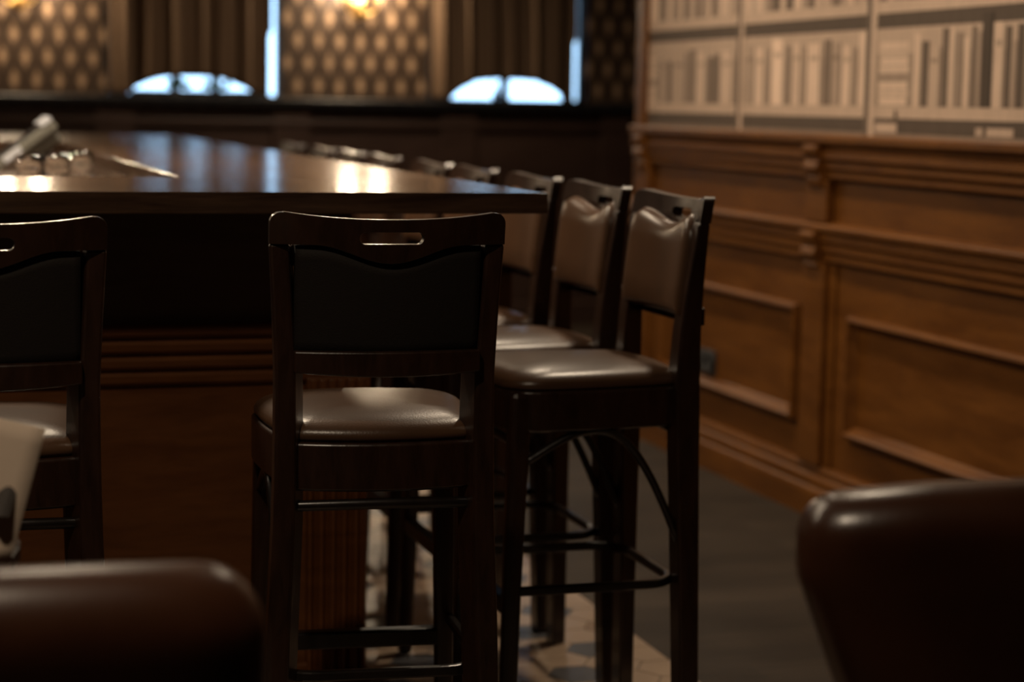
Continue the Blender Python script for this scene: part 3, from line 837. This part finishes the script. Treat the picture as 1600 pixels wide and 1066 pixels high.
# ------------------------------------------------------------------ small table with a folded newspaper
t = empty('cafe_table', (-.12, 2.72, 0), 0, 'round dark cafe table hidden behind the left leather chair, under the newspaper', 'table')
bm = bmesh.new(); lathe(bm, [(.27, .715), (.28, .722), (.28, .738), (.27, .745)], n=40); obj('tabletop', bm, M['table'], t)
bm = bmesh.new(); lathe(bm, [(.03, .04), (.03, .715)], n=16); obj('column', bm, M['dark_leg'], t)
bm = bmesh.new(); lathe(bm, [(.19, .0), (.19, .012), (.06, .035), (.03, .04)], n=32); obj('base', bm, M['dark_leg'], t)
nw = empty('folded_newspaper', (.088, 2.56, .759), math.radians(-10), 'folded newspaper propped upright behind the left leather chair, dark print block on it', 'newspaper')
NR = math.radians(-14)
def paper(bm, x0, x1, z0, z1, y, th, curl):
    n = 12; F, Bk = [], []
    for i in range(n + 1):
        f = i / n; f_, b_ = [], []
        for j in range(9):
            g = j / 8
            x = x0 + (x1 - x0) * f; z = z0 + (z1 - z0) * g
            yy = y + curl * math.sin(PI * f) * .6 + .05 * g
            xr = x * math.cos(NR) - z * math.sin(NR); zr = x * math.sin(NR) + z * math.cos(NR)
            f_.append((xr, yy, zr)); b_.append((xr, yy + th, zr))
        F.append([bm.verts.new(p) for p in f_]); Bk.append([bm.verts.new(p) for p in b_])
    for i in range(n):
        for j in range(8):
            bm.faces.new([F[i][j], F[i + 1][j], F[i + 1][j + 1], F[i][j + 1]]); bm.faces.new([Bk[i][j], Bk[i][j + 1], Bk[i + 1][j + 1], Bk[i + 1][j]])
    for i in range(n):
        for j in (0, 8): bm.faces.new([F[i][j], Bk[i][j], Bk[i + 1][j], F[i + 1][j]])
    for j in range(8):
        for i in (0, n): bm.faces.new([F[i][j], F[i][j + 1], Bk[i][j + 1], Bk[i][j]])
for k in range(3):
    bm = bmesh.new(); paper(bm, -.20 + .004 * k, .052 - .007 * k, .0 if k else .0, .172 - .004 * k, .006 * k - .02, .0035, -.012 + .006 * k); obj('sheet', bm, M['newsprint'], nw, smooth=True)
bm = bmesh.new(); paper(bm, .016, .038, .064, .106, -.0245, .002, -.012); tag(obj('print_block', bm, M['ink'], nw), 'dark printed block')

# ------------------------------------------------------------------ lamps
def area(name, loc, size, power, col=(1, .80, .58), rot=(0, 0, 0), spread=PI):
    l = bpy.data.lights.new(name, 'AREA'); l.shape = 'DISK'; l.size = size; l.energy = power; l.color = col; l.spread = spread
    o = bpy.data.objects.new(name, l); COL.objects.link(o); o.location = loc; o.rotation_euler = rot; return o
def point(name, loc, r, power, col=(1, .78, .52)):
    l = bpy.data.lights.new(name, 'POINT'); l.shadow_soft_size = r; l.energy = power; l.color = col
    o = bpy.data.objects.new(name, l); COL.objects.link(o); o.location = loc; return o
def downlight(x, y, power, label, size=.16, spread=PI * .8, k=1.):
    t = empty('ceiling_downlight', (x, y, CEIL), 0, label, 'ceiling light')
    bm = bmesh.new(); lathe(bm, [(.115 * k, -.0005), (.115 * k, -.012), (.09 * k, -.016), (.085 * k, -.0005)], n=28); obj('rim', bm, M['brass'], t)
    bm = bmesh.new(); lathe(bm, [(.084 * k, -.002), (.084 * k, -.006)], n=28); obj('diffuser', bm, M['lampglow'], t)
    area('downlight_beam', (x, y, CEIL - .03), size, power, spread=spread)
downlight(2.15, 4.9, 17, 'round ceiling downlight over the aisle beside the wainscot, nearer of the two there')
downlight(2.15, 6.6, 17, 'round ceiling downlight over the aisle beside the far end of the mural')
for x, lab in ((-1.25, 'wide round ceiling lamp added over the bar interior, left of the row of three'), (-.40, 'wide round ceiling lamp added over the bar interior, middle of the row of three'), (.45, 'wide round ceiling lamp added over the bar interior, right of the row of three')):
    downlight(x, 5.7, 24, lab, size=.44, k=2.6)  # added lamps, widened into a row for a highlight band on the chairs
downlight(-.25, 1.65, 18, 'round ceiling downlight above the foreground leather chairs, nearest the viewer')
downlight(2.4, 10.0, 24, 'round ceiling downlight added before the curtained windows to brighten their folds')  # added fill, brightens the curtain folds and back wainscot
for sx in (2.61, .70, -1.21):
    for d in (-.088, .088): point('sconce_glow', (sx + d, YB - .15, 1.975), .03, 13)

# daylight outside the windows
wd = bpy.data.worlds.new('daylight'); S.world = wd; wd.use_nodes = True
bg = wd.node_tree.nodes['Background']; bg.inputs['Color'].default_value = (.42, .69, 1.0, 1); bg.inputs['Strength'].default_value = 4.4

# ------------------------------------------------------------------ camera
cam = bpy.data.cameras.new('camera'); co = bpy.data.objects.new('camera', cam); COL.objects.link(co)
F_PX = 3141.93; cam.sensor_width = 36; cam.lens = F_PX * 36 / 1600; cam.clip_end = 60; cam.clip_start = .05
yaw, pitch, roll = math.radians(17.2603), math.radians(-6.7865), math.radians(.99968)
fw = Vector((math.sin(yaw) * math.cos(pitch), math.cos(yaw) * math.cos(pitch), math.sin(pitch)))
r0 = Vector((math.cos(yaw), -math.sin(yaw), 0)); u0 = r0.cross(fw)
r = r0 * math.cos(roll) + u0 * math.sin(roll); u = -r0 * math.sin(roll) + u0 * math.cos(roll)
mat = Matrix((r, u, -fw)).transposed().to_4x4(); mat.translation = Vector((0, 0, 1.335)); co.matrix_world = mat
cam.dof.use_dof = True; cam.dof.focus_distance = 3.36; cam.dof.aperture_fstop = 2.5
S.camera = co
vs = S.view_settings; vs.view_transform = 'Standard'; vs.look = 'None'; vs.gamma = 1; vs.exposure = 0; vs.use_curve_mapping = False
S.cycles.use_denoising = True
S.cycles.sample_clamp_indirect = 4
S.cycles.max_bounces = 8
